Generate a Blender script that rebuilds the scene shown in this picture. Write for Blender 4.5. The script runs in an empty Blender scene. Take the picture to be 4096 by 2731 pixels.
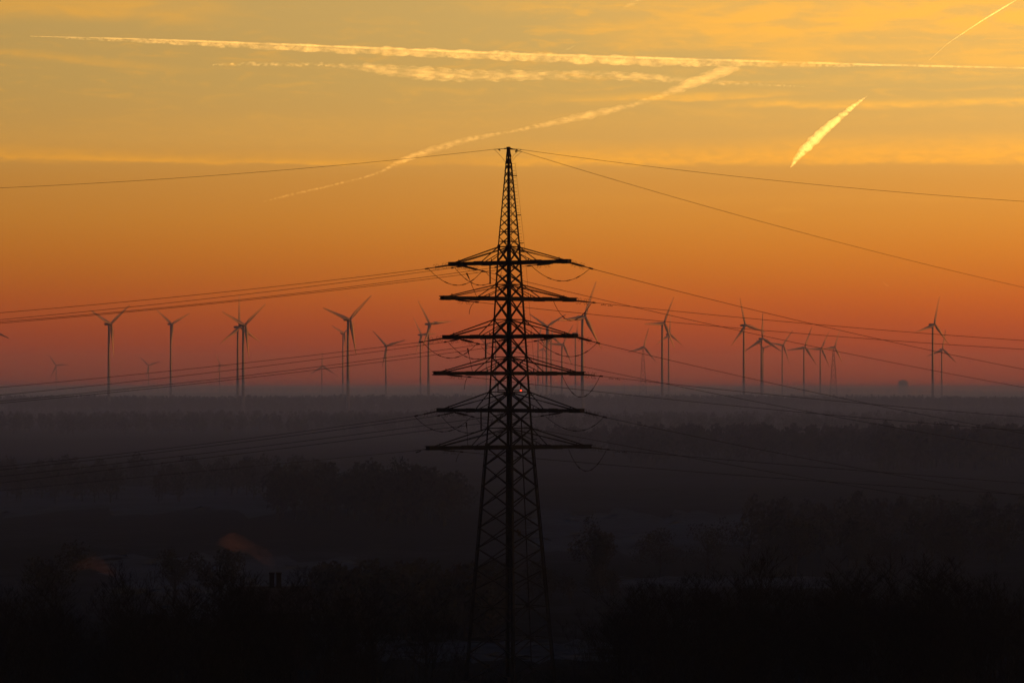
import bpy, math, random
from mathutils import Vector, Matrix
R = math.radians
sc = bpy.context.scene
col = sc.collection
rnd = random.Random(7)

# ------------------------------------------------------------------ camera
F = 13600.0                     # focal length in photograph pixels (4096 wide)
CZ = 36.0                       # eye height above the plain
PITCH = math.atan(184.5 / F)
cd = bpy.data.cameras.new('camera')
cam = bpy.data.objects.new('camera', cd)
col.objects.link(cam)
cam.location = (0, 0, CZ)
cam.rotation_euler = (math.pi / 2 + PITCH, 0, 0)
cd.sensor_width = 36.0
cd.lens = F / 4096 * 36.0
cd.clip_start = 1.0
cd.clip_end = 400000.0
sc.camera = cam


def at(px, py, Y):
    """world point at depth Y seen in direction (px, py) of the photograph"""
    fx = (px - 2048) / F
    fz = (1365.5 - py) / F
    cp, sp = math.cos(PITCH), math.sin(PITCH)
    d = Vector((fx, cp - fz * sp, sp + fz * cp))
    return Vector((0, 0, CZ)) + d * (Y / d.y)


def tag(o, label=None, cat=None, group=None, kind=None):
    if label: o['label'] = label
    if cat: o['category'] = cat
    if group: o['group'] = group
    if kind: o['kind'] = kind
    return o


def empty(name, loc=(0, 0, 0), rz=0):
    o = bpy.data.objects.new(name, None)
    o.empty_display_size = 0.5
    o.location = loc
    o.rotation_euler = (0, 0, rz)
    col.objects.link(o)
    return o


class MB:
    def __init__(s):
        s.v = []
        s.f = []

    def frame(s, d, up=None):
        d = d.normalized()
        u = up or (Vector((0, 0, 1)) if abs(d.z) < .95 else Vector((0, 1, 0)))
        a = d.cross(u).normalized()
        b = a.cross(d).normalized()
        return a, b

    def beam(s, p, q, w, h=None, up=None):
        p, q = Vector(p), Vector(q)
        if (q - p).length < 1e-6: return
        a, b = s.frame(q - p, up)
        a = a * (w / 2); b = b * ((h or w) / 2)
        i = len(s.v)
        for c in (p, q):
            s.v += [c - a - b, c + a - b, c + a + b, c - a + b]
        s.f += [(i, i + 1, i + 2, i + 3), (i + 7, i + 6, i + 5, i + 4)]
        for k in range(4):
            n = (k + 1) % 4
            s.f.append((i + k, i + 4 + k, i + 4 + n, i + n))

    def box(s, c, sx, sy, sz, rz=0):
        c = Vector(c)
        m = Matrix.Rotation(rz, 3, 'Z')
        i = len(s.v)
        for z in (-1, 1):
            for x, y in ((-1, -1), (1, -1), (1, 1), (-1, 1)):
                s.v.append(c + m @ Vector((x * sx / 2, y * sy / 2, z * sz / 2)))
        s.f += [(i + 3, i + 2, i + 1, i), (i + 4, i + 5, i + 6, i + 7)]
        for k in range(4):
            n = (k + 1) % 4
            s.f.append((i + k, i + n, i + 4 + n, i + 4 + k))

    def tube(s, pts, rad, n=6, caps=True):
        pts = [Vector(p) for p in pts]
        if not isinstance(rad, (list, tuple)): rad = [rad] * len(pts)
        i0 = len(s.v)
        a = None
        for k, p in enumerate(pts):
            d = (pts[min(k + 1, len(pts) - 1)] - pts[max(k - 1, 0)]).normalized()
            if a is None:
                a = s.frame(d)[0]
                b = d.cross(a)
            else:
                a = (a - d * a.dot(d)).normalized()
                b = d.cross(a).normalized()
            for j in range(n):
                t = 2 * math.pi * j / n
                s.v.append(p + (a * math.cos(t) + b * math.sin(t)) * rad[k])
        for k in range(len(pts) - 1):
            for j in range(n):
                m = (j + 1) % n
                s.f.append((i0 + k * n + j, i0 + k * n + m, i0 + k * n + n + m, i0 + k * n + n + j))
        if caps:
            s.f.append(tuple(range(i0 + n - 1, i0 - 1, -1)))
            e = i0 + (len(pts) - 1) * n
            s.f.append(tuple(range(e, e + n)))

    def disc(s, c, nrm, r, th, n=10):
        c = Vector(c); nrm = Vector(nrm).normalized()
        s.tube([c - nrm * th / 2, c + nrm * th / 2], r, n)

    def build(s, name, mat, parent=None, smooth=False, loc=None):
        me = bpy.data.meshes.new(name)
        me.from_pydata([tuple(v) for v in s.v], [], s.f)
        me.materials.append(mat)
        if smooth:
            me.polygons.foreach_set('use_smooth', [True] * len(me.polygons))
        me.update()
        o = bpy.data.objects.new(name, me)
        col.objects.link(o)
        if parent: o.parent = parent
        if loc is not None: o.location = loc
        return o


def copy_tree(o, parent=None):
    c = o.copy()
    col.objects.link(c)
    if parent: c.parent = parent
    for ch in list(o.children):
        copy_tree(ch, c)
    return c


# ------------------------------------------------------------------ materials
class NT:
    """tiny node-tree helper"""
    def __init__(s, nt):
        s.nt = nt
        s.n = nt.nodes
        s.l = nt.links

    def new(s, t, **kw):
        n = s.n.new(t)
        for k, v in kw.items(): setattr(n, k, v)
        return n

    def put(s, sock, v):
        if isinstance(v, bpy.types.NodeSocket): s.l.new(v, sock)
        elif v is not None: sock.default_value = v

    def m(s, op, a, b=None, c=None, clamp=False):
        n = s.new('ShaderNodeMath', operation=op, use_clamp=clamp)
        for k, v in enumerate((a, b, c)):
            if v is not None: s.put(n.inputs[k], v)
        return n.outputs[0]

    def ss(s, x, lo, hi):
        n = s.new('ShaderNodeMapRange', interpolation_type='SMOOTHSTEP')
        s.put(n.inputs[0], x)
        n.inputs[1].default_value = lo; n.inputs[2].default_value = hi
        n.inputs[3].default_value = 0; n.inputs[4].default_value = 1
        return n.outputs[0]

    def noise(s, vec, scale, detail=4, rough=.55, dist=0, dim='3D'):
        n = s.new('ShaderNodeTexNoise')
        n.noise_dimensions = dim
        s.put(n.inputs['Vector'], vec)
        n.inputs['Scale'].default_value = scale
        n.inputs['Detail'].default_value = detail
        n.inputs['Roughness'].default_value = rough
        n.inputs['Distortion'].default_value = dist
        return n.outputs['Fac']

    def mix(s, f, a, b, mode='MIX'):
        n = s.new('ShaderNodeMix', data_type='RGBA', blend_type=mode)
        s.put(n.inputs['Factor'], f)
        s.put(n.inputs[6], a if isinstance(a, bpy.types.NodeSocket) else (*a, 1))
        s.put(n.inputs[7], b if isinstance(b, bpy.types.NodeSocket) else (*b, 1))
        return n.outputs[2]

    def ramp(s, x, pts):
        n = s.new('ShaderNodeValToRGB')
        s.put(n.inputs[0], x)
        e = n.color_ramp.elements
        while len(e) < len(pts): e.new(.5)
        for k, (p, c) in enumerate(pts):
            e[k].position = p
            e[k].color = (*c, 1)
        return n.outputs[0]


def mat(name):
    m = bpy.data.materials.new(name)
    m.use_nodes = True
    t = NT(m.node_tree)
    bs = m.node_tree.nodes['Principled BSDF']
    return m, t, bs


def surf(name, c1, c2, scale, rough=.8, spec=.3, metal=0, detail=5):
    m, t, bs = mat(name)
    tc = t.new('ShaderNodeTexCoord')
    f = t.noise(tc.outputs['Object'], scale, detail)
    t.put(bs.inputs['Base Color'], t.mix(t.ss(f, .35, .65), c1, c2))
    bs.inputs['Roughness'].default_value = rough
    bs.inputs['Specular IOR Level'].default_value = spec
    bs.inputs['Metallic'].default_value = metal
    return m


M_STEEL = surf('weathered_steel', (.014, .014, .013), (.026, .025, .023), 1.5, .8, .2)
M_WIRE = surf('wire_aluminium', (.03, .028, .026), (.045, .04, .04), 3, .7, .2)
M_GLASS = surf('insulator_glaze', (.02, .015, .012), (.04, .03, .025), 6, .35, .4)
M_TURB = surf('turbine_paint', (.14, .14, .14), (.18, .18, .18), .2, .3, .5)
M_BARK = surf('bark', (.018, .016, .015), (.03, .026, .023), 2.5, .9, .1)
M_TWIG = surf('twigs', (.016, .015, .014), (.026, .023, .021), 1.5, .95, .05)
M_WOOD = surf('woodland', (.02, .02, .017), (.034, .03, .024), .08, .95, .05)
M_BRICK = surf('dark_brick', (.016, .013, .012), (.026, .02, .018), 4, .9, .1)  # base colour set far darker than ordinary brick
M_ROOF = surf('roof_tiles', (.025, .02, .02), (.04, .033, .03), 3, .9, .1)
M_CONC = surf('concrete', (.2, .19, .18), (.28, .27, .26), .1, .9, .1)
M_BOX = surf('nest_wood', (.05, .04, .03), (.07, .055, .04), 6, .9, .1)

m, t, bs = mat('lamp_glass')
bs.inputs['Base Color'].default_value = (.4, .02, .01, 1)
bs.inputs['Emission Color'].default_value = (1, .07, .025, 1)
bs.inputs['Emission Strength'].default_value = .33
M_LAMP = m

m, t, bs = mat('ground_soil')
tc = t.new('ShaderNodeTexCoord')
f1 = t.noise(tc.outputs['Object'], .006, 6, .6)
f2 = t.noise(tc.outputs['Object'], .09, 6, .65)
f = t.m('ADD', t.m('MULTIPLY', f1, .65), t.m('MULTIPLY', f2, .35))
t.put(bs.inputs['Base Color'], t.mix(t.ss(f, .46, .6), (.018, .018, .016), (.030, .031, .034)))
bs.inputs['Roughness'].default_value = 1
bs.inputs['Specular IOR Level'].default_value = 0
M_GROUND = m

m, t, bs = mat('frosted_grass')
tc = t.new('ShaderNodeTexCoord')
f1 = t.noise(tc.outputs['Object'], .03, 6, .6)
f2 = t.noise(tc.outputs['Object'], .4, 5, .65)
f = t.m('ADD', t.m('MULTIPLY', f1, .6), t.m('MULTIPLY', f2, .4))
t.put(bs.inputs['Base Color'], t.mix(t.ss(f, .38, .6), (.030, .035, .040), (.050, .060, .072)))
bs.inputs['Roughness'].default_value = 1
bs.inputs['Specular IOR Level'].default_value = 0
M_FROST = m


def contrail_mat(name, dens, thr, scale, stretch, g=.25, colr=(.97, .97, .97), brk=.8):
    """ice cloud: a volume whose density is broken up by stretched noise"""
    m = volume_mat(name, dens, colr, g, (0, 0, 0))
    t = NT(m.node_tree)
    v = next(n for n in t.n if n.type == 'PRINCIPLED_VOLUME')
    tc = t.new('ShaderNodeTexCoord')
    mp = t.new('ShaderNodeMapping')
    mp.inputs['Scale'].default_value = stretch
    mp.inputs['Rotation'].default_value = (0, R(-35), 0)
    t.l.new(tc.outputs['Object'], mp.inputs[0])
    f = t.noise(mp.outputs[0], scale, 6, .65, .5)
    f2 = t.noise(mp.outputs[0], scale * .16, 3, .5)
    t.put(v.inputs['Density'], t.m('MULTIPLY', t.m('MULTIPLY', t.ss(f, thr, thr + .28), t.m('MULTIPLY_ADD', t.ss(f2, .36, .62), brk, 1 - brk)), dens))
    return m


def volume_mat(name, dens, colr, g, absorb=(1, 1, 1)):
    m = bpy.data.materials.new(name)
    m.use_nodes = True
    m.node_tree.nodes.remove(m.node_tree.nodes['Principled BSDF'])
    v = m.node_tree.nodes.new('ShaderNodeVolumePrincipled')
    v.inputs['Color'].default_value = (*colr, 1)
    v.inputs['Density'].default_value = dens
    v.inputs['Anisotropy'].default_value = g
    v.inputs['Absorption Color'].default_value = (*absorb, 1)
    m.node_tree.links.new(v.outputs[0], m.node_tree.nodes['Material Output'].inputs['Volume'])
    return m
# ------------------------------------------------------------------ light and sky
GLOW_AZ = 82.0                  # middle of the afterglow
SUN_AZ, SUN_EL = 90.5, -0.05      # degrees right of the view, degrees up
sd = bpy.data.lights.new('sun', 'SUN')
so = bpy.data.objects.new('sun', sd)
col.objects.link(so)
sd.energy = 5.0
sd.angle = R(.05)               # only the last thin sliver of the setting sun
sd.color = (1, .49, .09)
sv = Vector((math.sin(R(SUN_AZ)) * math.cos(R(SUN_EL)), math.cos(R(SUN_AZ)) * math.cos(R(SUN_EL)), math.sin(R(SUN_EL))))
so.rotation_euler = (-sv).to_track_quat('-Z', 'Y').to_euler()

w = bpy.data.worlds.new('World')
sc.world = w
w.use_nodes = True
t = NT(w.node_tree)
bg = w.node_tree.nodes['Background']
tc = t.new('ShaderNodeTexCoord')
sep = t.new('ShaderNodeSeparateXYZ')
t.l.new(tc.outputs['Generated'], sep.inputs[0])
dx, dy, dz = sep.outputs
D = 180 / math.pi
az = t.m('MULTIPLY', t.m('ARCTAN2', dx, dy), D)          # degrees right of the view direction
el = t.m('MULTIPLY', t.m('ARCSINE', dz), D)              # degrees above the horizon


def lin(c):
    return tuple((x / 255 / 12.92) if x < 10 else ((x / 255 + .055) / 1.055) ** 2.4 for x in c)


def sky_el(py): return math.degrees(math.atan((1550 - py) / F))
def sky_az(px): return math.degrees(math.atan((px - 2048) / F))


LO, HI = -1.0, 9.0
def rp(stops): return [((e - LO) / (HI - LO), c) for e, c in stops]
SKY = [(-1.0, (.10, .035, .02)), (0.0, (.22, .03, .014)),
       (sky_el(1480), (.27, .033, .012)),
       (sky_el(1400), (.35, .047, .010)),
       (sky_el(1300), (.43, .076, .010)),
       (sky_el(1200), (.49, .112, .012)),
       (sky_el(1100), (.52, .155, .016)),
       (sky_el(1000), (.55, .195, .022)),
       (sky_el(880), (.57, .238, .033)),
       (sky_el(720), (.57, .275, .050)),
       (sky_el(560), (.585, .335, .078)),
       (sky_el(330), (.54, .355, .100)),
       (sky_el(100), (.54, .365, .110)),
       (9.0, (.50, .36, .13))]
tl = t.m('MULTIPLY_ADD', el, 1 / (HI - LO), -LO / (HI - LO))
def boost(e, c):
    f = min(1, max(0, e / 4.0))
    return (c[0] * (1.13 + .09 * f), c[1] * (.97 + .17 * f), c[2] * (.42 + .70 * f))


SKY = [(e, boost(e, c)) for e, c in SKY]
low = t.ramp(tl, rp(SKY))
high = t.ramp(t.m('DIVIDE', el, 90.0), [(.1, (.63, .44, .16)), (.13, (.30, .18, .11)), (.2, (.12, .075, .085)), (.4, (.045, .046, .078)), (1, (.034, .050, .088))])
sunward = t.mix(t.ss(el, 8.0, 10.0), low, high)
anti = t.ramp(t.m('DIVIDE', el, 90.0), [(0, (.05, .024, .03)), (.05, (.07, .032, .042)), (.14, (.065, .038, .056)), (.3, (.042, .042, .072)), (1, (.034, .050, .088))])
# brightness falls off away from the sun's azimuth
ca = t.m('COSINE', t.m('MULTIPLY', t.m('SUBTRACT', az, GLOW_AZ), math.pi / 180))
fac = t.m('POWER', t.m('MULTIPLY_ADD', ca, .5, .5), 1.6)
cosref = (math.cos(R(GLOW_AZ)) * .5 + .5) ** 1.6
k = t.m('MULTIPLY', fac, 1 / cosref)
sw = t.new('ShaderNodeVectorMath', operation='SCALE')
t.l.new(sunward, sw.inputs[0]); t.l.new(t.m('MINIMUM', k, 1.25), sw.inputs[3])
base = t.mix(t.ss(k, 0.0, .55), anti, sw.outputs[0])
# twilight fill high in the dome from the physical sky
sky = t.new('ShaderNodeTexSky', sky_type='NISHITA', sun_disc=False)
sky.sun_elevation = R(SUN_EL)
sky.sun_rotation = R(SUN_AZ)
sky.dust_density = 3.0
nsv = t.new('ShaderNodeVectorMath', operation='SCALE')
t.l.new(sky.outputs[0], nsv.inputs[0]); nsv.inputs[3].default_value = .02
add = t.new('ShaderNodeVectorMath', operation='ADD')
t.l.new(base, add.inputs[0]); t.l.new(nsv.outputs[0], add.inputs[1])
base = t.mix(t.ss(el, 10, 30), base, add.outputs[0])

# thin high cloud: streaks and veils, each fixed in the sky by azimuth and elevation
cx = t.new('ShaderNodeCombineXYZ')
t.put(cx.inputs[0], az); t.put(cx.inputs[1], t.m('MULTIPLY', el, 5.0))
n_soft = t.noise(cx.outputs[0], .55, 5, .55, .6)
cx2 = t.new('ShaderNodeCombineXYZ')
t.put(cx2.inputs[0], az); t.put(cx2.inputs[1], t.m('MULTIPLY', el, 4.0))
n_fine = t.noise(cx2.outputs[0], 3.2, 6, .62, .5)
warp = t.m('MULTIPLY', t.m('SUBTRACT', n_soft, .5), .22)
elw = t.m('ADD', el, warp)
warp2 = t.m('MULTIPLY', t.m('SUBTRACT', n_fine, .5), .06)
elw = t.m('ADD', elw, warp2)


def streak(x0, y0, x1, y1, up, dn, amt, fade=.25, mod=(.3, .65), tex=None):
    a0, a1 = sky_az(x0), sky_az(x1)
    e0, e1 = sky_el(y0), sky_el(y1)
    px2deg = 57.2958 / F
    s = (e1 - e0) / (a1 - a0)
    line = t.m('MULTIPLY_ADD', az, s, e0 - s * a0)
    d = t.m('SUBTRACT', elw, line)
    u = t.ss(d, up * px2deg, 0.0)
    v = t.ss(d, -dn * px2deg, 0.0)
    L = (a1 - a0)
    ends = t.m('MULTIPLY', t.ss(az, a0 - fade * L * .3, a0 + fade * L), t.ss(az, a1 + fade * L * .3, a1 - fade * L))
    f = t.m('MULTIPLY', t.m('MULTIPLY', u, v), ends)
    f = t.m('MULTIPLY', f, t.ss(n_rip, *mod) if tex is n_rip else t.m('MULTIPLY_ADD', t.ss(tex or n_fine, *mod), .6, .4))
    return t.m('MULTIPLY', f, amt)


cx3 = t.new('ShaderNodeCombineXYZ')
t.put(cx3.inputs[0], t.m('MULTIPLY_ADD', elw, .8, az)); t.put(cx3.inputs[1], t.m('MULTIPLY', elw, 7.0))
n_rip = t.noise(cx3.outputs[0], 1.1, 7, .68, .9)
ST = [
    (-900, 330, 4900, 250, 420, 330, .50, .05, (.50, .70), n_rip),
    (2000, 120, 4900, 110, 200, 200, .55, .15, (.48, .66), n_rip),
    (-300, 60, 950, 55, 130, 60, .8, .3, (.38, .6), n_soft),
    (2400, 110, 4600, 60, 260, 150, 1.0, .25, (.40, .58), n_soft),
    (2200, 95, 3300, 150, 60, 60, .5, .3),
    (2900, 235, 4600, 262, 120, 45, .75, .2, (.38, .6), n_soft),
    (1800, 20, 3000, 30, 60, 50, .45, .3),
    (-300, 195, 800, 295, 30, 18, .55, .35),
    (-900, 620, 700, 648, 60, 10, .5, .2),
    (-300, 640, 1500, 660, 22, 6, .8, .15),
    (-300, 650, 2300, 654, 60, 16, .45, .15),
    (1900, 650, 4700, 646, 110, 26, .95, .15),
    (2900, 600, 4700, 590, 80, 60, .45, .2),
    (2850, 425, 4700, 418, 26, 22, 1.0, .15, (.35, .6)),
    (2120, 404, 3250, 388, 34, 12, 1.0, .35),
    (2600, 425, 3050, 470, 30, 30, .3, .4),
    (3560, 365, 4700, 372, 10, 8, .35, .3),
    (3350, 605, 4700, 614, 14, 10, .35, .2),
    (1560, 345, 1960, 372, 16, 14, .35, .4),
    (2650, 205, 3900, 190, 16, 12, .5, .35, (.35, .6)),
    (2900, 120, 3800, 128, 14, 14, .4, .35, (.35, .6)),
    (2330, 170, 2900, 205, 40, 30, .45, .4, (.4, .62)),
    (3300, 40, 4500, 20, 30, 30, .5, .3, (.4, .62)),
    (2950, 330, 4700, 300, 24, 40, .35, .2, (.4, .62)),
    (300, 500, 4700, 470, 60, 60, .14, .2, (.4, .62)),
    (-900, 590, 2048, 560, 120, 90, .18, .2),
    (1900, 800, 4700, 805, 40, 30, .12, .2),
    (3050, 848, 3260, 843, 12, 14, .3, .3),
]
tot = None
for q in ST:
    f = streak(*q)
    tot = f if tot is None else t.m('SUBTRACT', 1.0, t.m('MULTIPLY', t.m('SUBTRACT', 1.0, tot), t.m('SUBTRACT', 1.0, f)))
veil = t.ramp(tl, rp([(0, (.6, .2, .04)), (sky_el(850), (.80, .35, .045)), (sky_el(640), (1.02, .45, .05)), (sky_el(430), (.98, .49, .08)), (sky_el(100), (1.03, .50, .072)), (9.0, (1.02, .50, .09))]))
vs = t.new('ShaderNodeVectorMath', operation='SCALE')
t.l.new(veil, vs.inputs[0]); t.l.new(t.m('MINIMUM', k, 1.25), vs.inputs[3])
full = t.mix(t.m('MULTIPLY', tot, .95), base, vs.outputs[0])
t.l.new(full, bg.inputs[0])
bg.inputs[1].default_value = 0.165

sc.view_settings.view_transform = 'Standard'
sc.view_settings.look = 'None'
sc.view_settings.exposure = 2.6
sc.view_settings.gamma = 1
sc.render.engine = 'CYCLES'
cy = sc.cycles
cy.max_bounces = 6
cy.transparent_max_bounces = 48
cy.volume_bounces = 2
cy.sample_clamp_indirect = 5
try:
    cy.use_denoising = True
    cy.denoiser = 'OPENIMAGEDENOISE'
except Exception:
    pass

# ------------------------------------------------------------------ haze
HZ0, HZ1 = -7.0, 205.0
hb = MB()
X0, X1, Y0, Y1 = -7000.0, 66000.0, -500.0, 17500.0
hb.v = [Vector(p) for p in ((X0, Y0, HZ0), (X1, Y0, HZ0), (X1, Y1, HZ0), (X0, Y1, HZ0), (X0, Y0, HZ1), (X1, Y0, HZ1), (X1, Y1, HZ1), (X0, Y1, HZ1))]
hb.f = [(3, 2, 1, 0), (4, 5, 6, 7), (0, 1, 5, 4), (1, 2, 6, 5), (2, 3, 7, 6), (3, 0, 4, 7)]
M_HAZE = volume_mat('evening_haze', 0.70e-4, (.68, .83, .97), .2)
ho = hb.build('haze', M_HAZE)
tag(ho, 'thin brown evening haze over the whole plain', 'haze', kind='stuff')

# a shallow bank of ground mist lying over the far plain, its top just above eye level
mb_ = MB()
mx0, mx1, my0, my1, mz0, mz1 = -6500.0, 9000.0, 432.0, 16500.0, -6.0, 41.5
mb_.v = [Vector(p) for p in ((mx0, my0, mz0), (mx1, my0, mz0), (mx1, my1, mz0), (mx0, my1, mz0), (mx0, my0, mz1), (mx1, my0, mz1), (mx1, my1, mz1), (mx0, my1, mz1))]
mb_.f = [(3, 2, 1, 0), (4, 5, 6, 7), (0, 1, 5, 4), (1, 2, 6, 5), (2, 3, 7, 6), (3, 0, 4, 7)]
tag(mb_.build('mist', volume_mat('ground_mist', 1.7e-4, (.76, .80, .97), .1)), 'dusky mist lying low over the fields and far woods', 'mist', kind='stuff')

# ------------------------------------------------------------------ ground
def gz(x, y):
    z = 34.0 * math.exp(-((x * x + y * y) / (135.0 ** 2)))
    k = min(1, max(0, (y - 300) / 500))
    z += k * (.9 * math.sin(x * .011 + 1.3) * math.sin(y * .007) + .7 * math.sin(x * .004 - y * .0031))
    k = min(1, max(0, (y - 3600) / 1500))
    z += k * (6 + 2.2 * math.sin(x * .0019 + .4) + 1.2 * math.sin(x * .0061))
    k = min(1, max(0, (y - 9500) / 3200))
    k = k * k * (3 - 2 * k)
    z += k * (10 + 4 * math.sin(x * .0012 + 2) + 3 * math.sin(x * .0031))
    return z - 1.2


ys = [-400, -200, -100]
y = -60.0
while y < 15000:
    ys.append(y)
    y += 12 if y < 700 else max(12, y * .022)
ys.append(15000)
gb = MB()
NX = 121
for y in ys:
    half = 900 + max(0, y) * .33
    for i in range(NX):
        u = (i / (NX - 1)) * 2 - 1
        x = half * (abs(u) ** 1.6) * (1 if u > 0 else -1)
        if i == NX - 1: x = 65500.0
        elif i == NX - 2: x = max(x, 15000.0)
        gb.v.append(Vector((x, y, gz(x, y) if i < NX - 2 else -1.0)))
for j in range(len(ys) - 1):
    for i in range(NX - 1):
        a = j * NX + i
        gb.f.append((a, a + 1, a + NX + 1, a + NX))
tag(gb.build('ground', M_GROUND, smooth=True), 'dark rolling plain of fields and woods', kind='structure')


def field(name, px0, px1, y0, y1, jit=.12):
    """a frosted field lying on the ground between two depths"""
    b = MB()
    ny, nx = 14, 24
    r = random.Random(int(px0 + y0))
    for j in range(ny + 1):
        Y = y0 + (y1 - y0) * j / ny
        a = (px0 - 2048) / F * Y + (r.random() - .5) * jit * 60
        c = (px1 - 2048) / F * Y + (r.random() - .5) * jit * 60
        for i in range(nx + 1):
            x = a + (c - a) * i / nx
            e_ = (y1 - y0) * .22 * (math.sin(i * .9 + px0) * .5 + math.sin(i * 2.3 + y0) * .3 + r.random() * .4)
            Yv = Y + e_ * (1 if j < ny / 2 else -1) * abs(2 * j / ny - 1)
            b.v.append(Vector((x, Yv, gz(x, Yv) + .12)))
    for j in range(ny):
        for i in range(nx):
            q = j * (nx + 1) + i
            b.f.append((q, q + 1, q + nx + 2, q + nx + 1))
    return tag(b.build(name, M_FROST, smooth=True), 'pale frosted field among dark trees', kind='structure')


field('field', 1650, 2420, 466, 505)
field('field', 1000, 1560, 470, 520)
field('field', 640, 860, 560, 640)
field('field', 430, 1420, 625, 760)
field('field', -200, 1400, 1000, 1250)
field('field', 2120, 3050, 800, 1010)
field('field', 1300, 1800, 1300, 1500)
field('field', 2480, 3300, 650, 690)
# ------------------------------------------------------------------ lattice pylon
PY = 400.0
PXC = lambda py: 2034 + (py - 590) * 7 / 1960.0
P0 = Vector((at(2040, 2700, PY).x, PY, gz(0, PY)))
pyl = empty('lattice_pylon', P0)
tag(pyl, 'tall dark steel lattice pylon with six crossarms standing amid bare trees', 'pylon')
S = F / PY


def W(px, py, dY=0.0):
    return at(px, py, PY + dY) - P0


def interp(tab, x):
    for (a, va), (b, vb) in zip(tab, tab[1:]):
        if x <= b: return va + (vb - va) * (x - a) / (b - a)
    return tab[-1][1]


HALF = [(585, 5.5), (985, 44), (1790, 95), (2548, 163), (2740, 181)]
ROT = R(4.0)


def leg(k, py):
    c = W(PXC(py), py)
    h = interp(HALF, py) / S
    a = ROT + k * math.pi / 2
    return c + Vector((h * math.cos(a), h * math.sin(a), 0))


YBOT = 2735
PEAK = [600, 628, 655, 684, 712, 742, 775, 807, 839, 874, 908, 947, 987]
BODY = [987, 1050, 1093, 1138, 1195, 1278, 1346, 1427, 1493, 1567, 1641, 1712, 1787, 1862, 1944, 2029, 2109, 2191, 2275, 2358, 2487, 2613, 2728]
LV = PEAK[:-1] + BODY

# legs: angle sections with the corner outward
for k in range(4):
    b = MB()
    for p, q in zip([588] + LV[1:], LV[1:] + [YBOT]):
        wd = .15 if p < 987 else (.22 if p < 1787 else .34)
        a, c = leg(k, p), leg(k, q)
        c0 = (leg(k, p) + leg((k + 2) % 4, p)) / 2
        n1 = (leg((k + 1) % 4, p) - a).normalized()
        n2 = (leg((k + 3) % 4, p) - a).normalized()
        b.beam(a + n1 * wd / 2, c + n1 * wd / 2, wd, .03, up=n1.cross(Vector((0, 0, 1))))
        b.beam(a + n2 * wd / 2, c + n2 * wd / 2, wd, .03, up=n2.cross(Vector((0, 0, 1))))
        if p >= 1787:
            o = (a - c0).normalized() * .10
            b.beam(a + o, c + o, .12, .20)
    for p in BODY[:-1]:
        r = .27 if p in (987, 1138, 1278, 1427, 1567, 1712) else (.2 if p > 1787 else .15)
        a = leg(k, p)
        for dk in (1, 3):
            n = (leg((k + dk) % 4, p) - a).normalized()
            nn = Vector((n.y, -n.x, 0))
            b.disc(a + n * r * .55, nn, r, .04, 8)
    b.box(leg(k, YBOT) + Vector((0, 0, .05)), .9, .9, .7, R(45))
    b.build('leg', M_STEEL, pyl)

# bracing of the four faces
for k in range(4):
    b = MB()
    for i in range(len(LV) - 1):
        p, q = LV[i], LV[i + 1]
        wd = .06 if p < 860 else (.075 if p < 987 else (.14 if p < 1787 else .125))
        if p < 655:
            b.beam(leg(k, p), leg(k + 1, q), wd); continue
        if p == 2613:
            m = (leg(k, p) + leg(k + 1, p)) / 2
        d = (leg(k + 1, p) - leg(k, p)).normalized()
        nn = Vector((d.y, -d.x, 0)) * .04
        b.beam(leg(k, p) + nn, leg(k + 1, q) + nn, wd, wd * .8)
        b.beam(leg(k + 1, p) - nn, leg(k, q) - nn, wd, wd * .8)
        if p >= 987:
            m = (leg(k, p) + leg(k + 1, q) + leg(k + 1, p) + leg(k, q)) / 4
            b.disc(m, nn, .11 if p < 2300 else .3, .13, 8)
    for p, wd in ((927, .07), (966, .07), (987, .10), (1050, .12), (1138, .1), (1195, .12), (1278, .1), (1346, .12), (1427, .1), (1493, .12), (1567, .1), (1641, .12), (1712, .1), (1787, .14), (2423, .1), (2548, .11)):
        b.beam(leg(k, p), leg(k + 1, p), wd)
    b.build('bracing', M_STEEL, pyl)

# solid plates at the very top
b = MB()
b.box(W(2034, 592), .34, .34, .22, R(45))
b.build('peak_cap', M_STEEL, pyl)
for y, q in ((622, .42), (650, .46)):
    b = MB()
    b.box(W(2034.5, y), q, q, q * .8, R(45))
    if y == 622: b.beam(W(2036, 610), W(2046, 627), .2, .06)
    b.build('peak_plate', M_STEEL, pyl)

# climbing bolts and the fall-arrest line on the right-hand leg
b = MB()
for p, q in zip(range(650, 1790, 38), range(688, 1828, 38)):   # the strip that carries the bolts
    b.beam(leg(0, p) + Vector((.03, 0, 0)), leg(0, q) + Vector((.03, 0, 0)), .05)
y = 655.0
while y < 1790:
    a = leg(0, y)
    b.beam(a, a + Vector((.36 if y < 990 else .2, 0, 0)), .035)
    y += 14
for y in (703, 860, 972, 1008, 1153, 1290, 1440, 1580, 1755):
    a = leg(0, y)
    b.box(a + Vector((.25, 0, 0)), .5, .1, .09)
b.build('climbing_bolts', M_STEEL, pyl)
b = MB()
b.tube([leg(0, y) + Vector((.42 + .001 * (y - 650) * .4, 0, 0)) for y in range(650, 1561, 65)], .014, 4)
b.build('safety_line', M_WIRE, pyl)
b = MB()
b.tube([W(2085 + (y - 1680) * 40 / 950, y, -1.2) for y in range(1680, 2731, 75)], .065, 6)
b.build('cable_duct', M_STEEL, pyl)
b = MB()
for z in (700, 760, 840, 920): pass
b.tube([W(2043 + .012 * (y - 640), y, .2) for y in range(640, 985, 40)], .02, 4)
b.build('ground_lead', M_WIRE, pyl)

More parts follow.
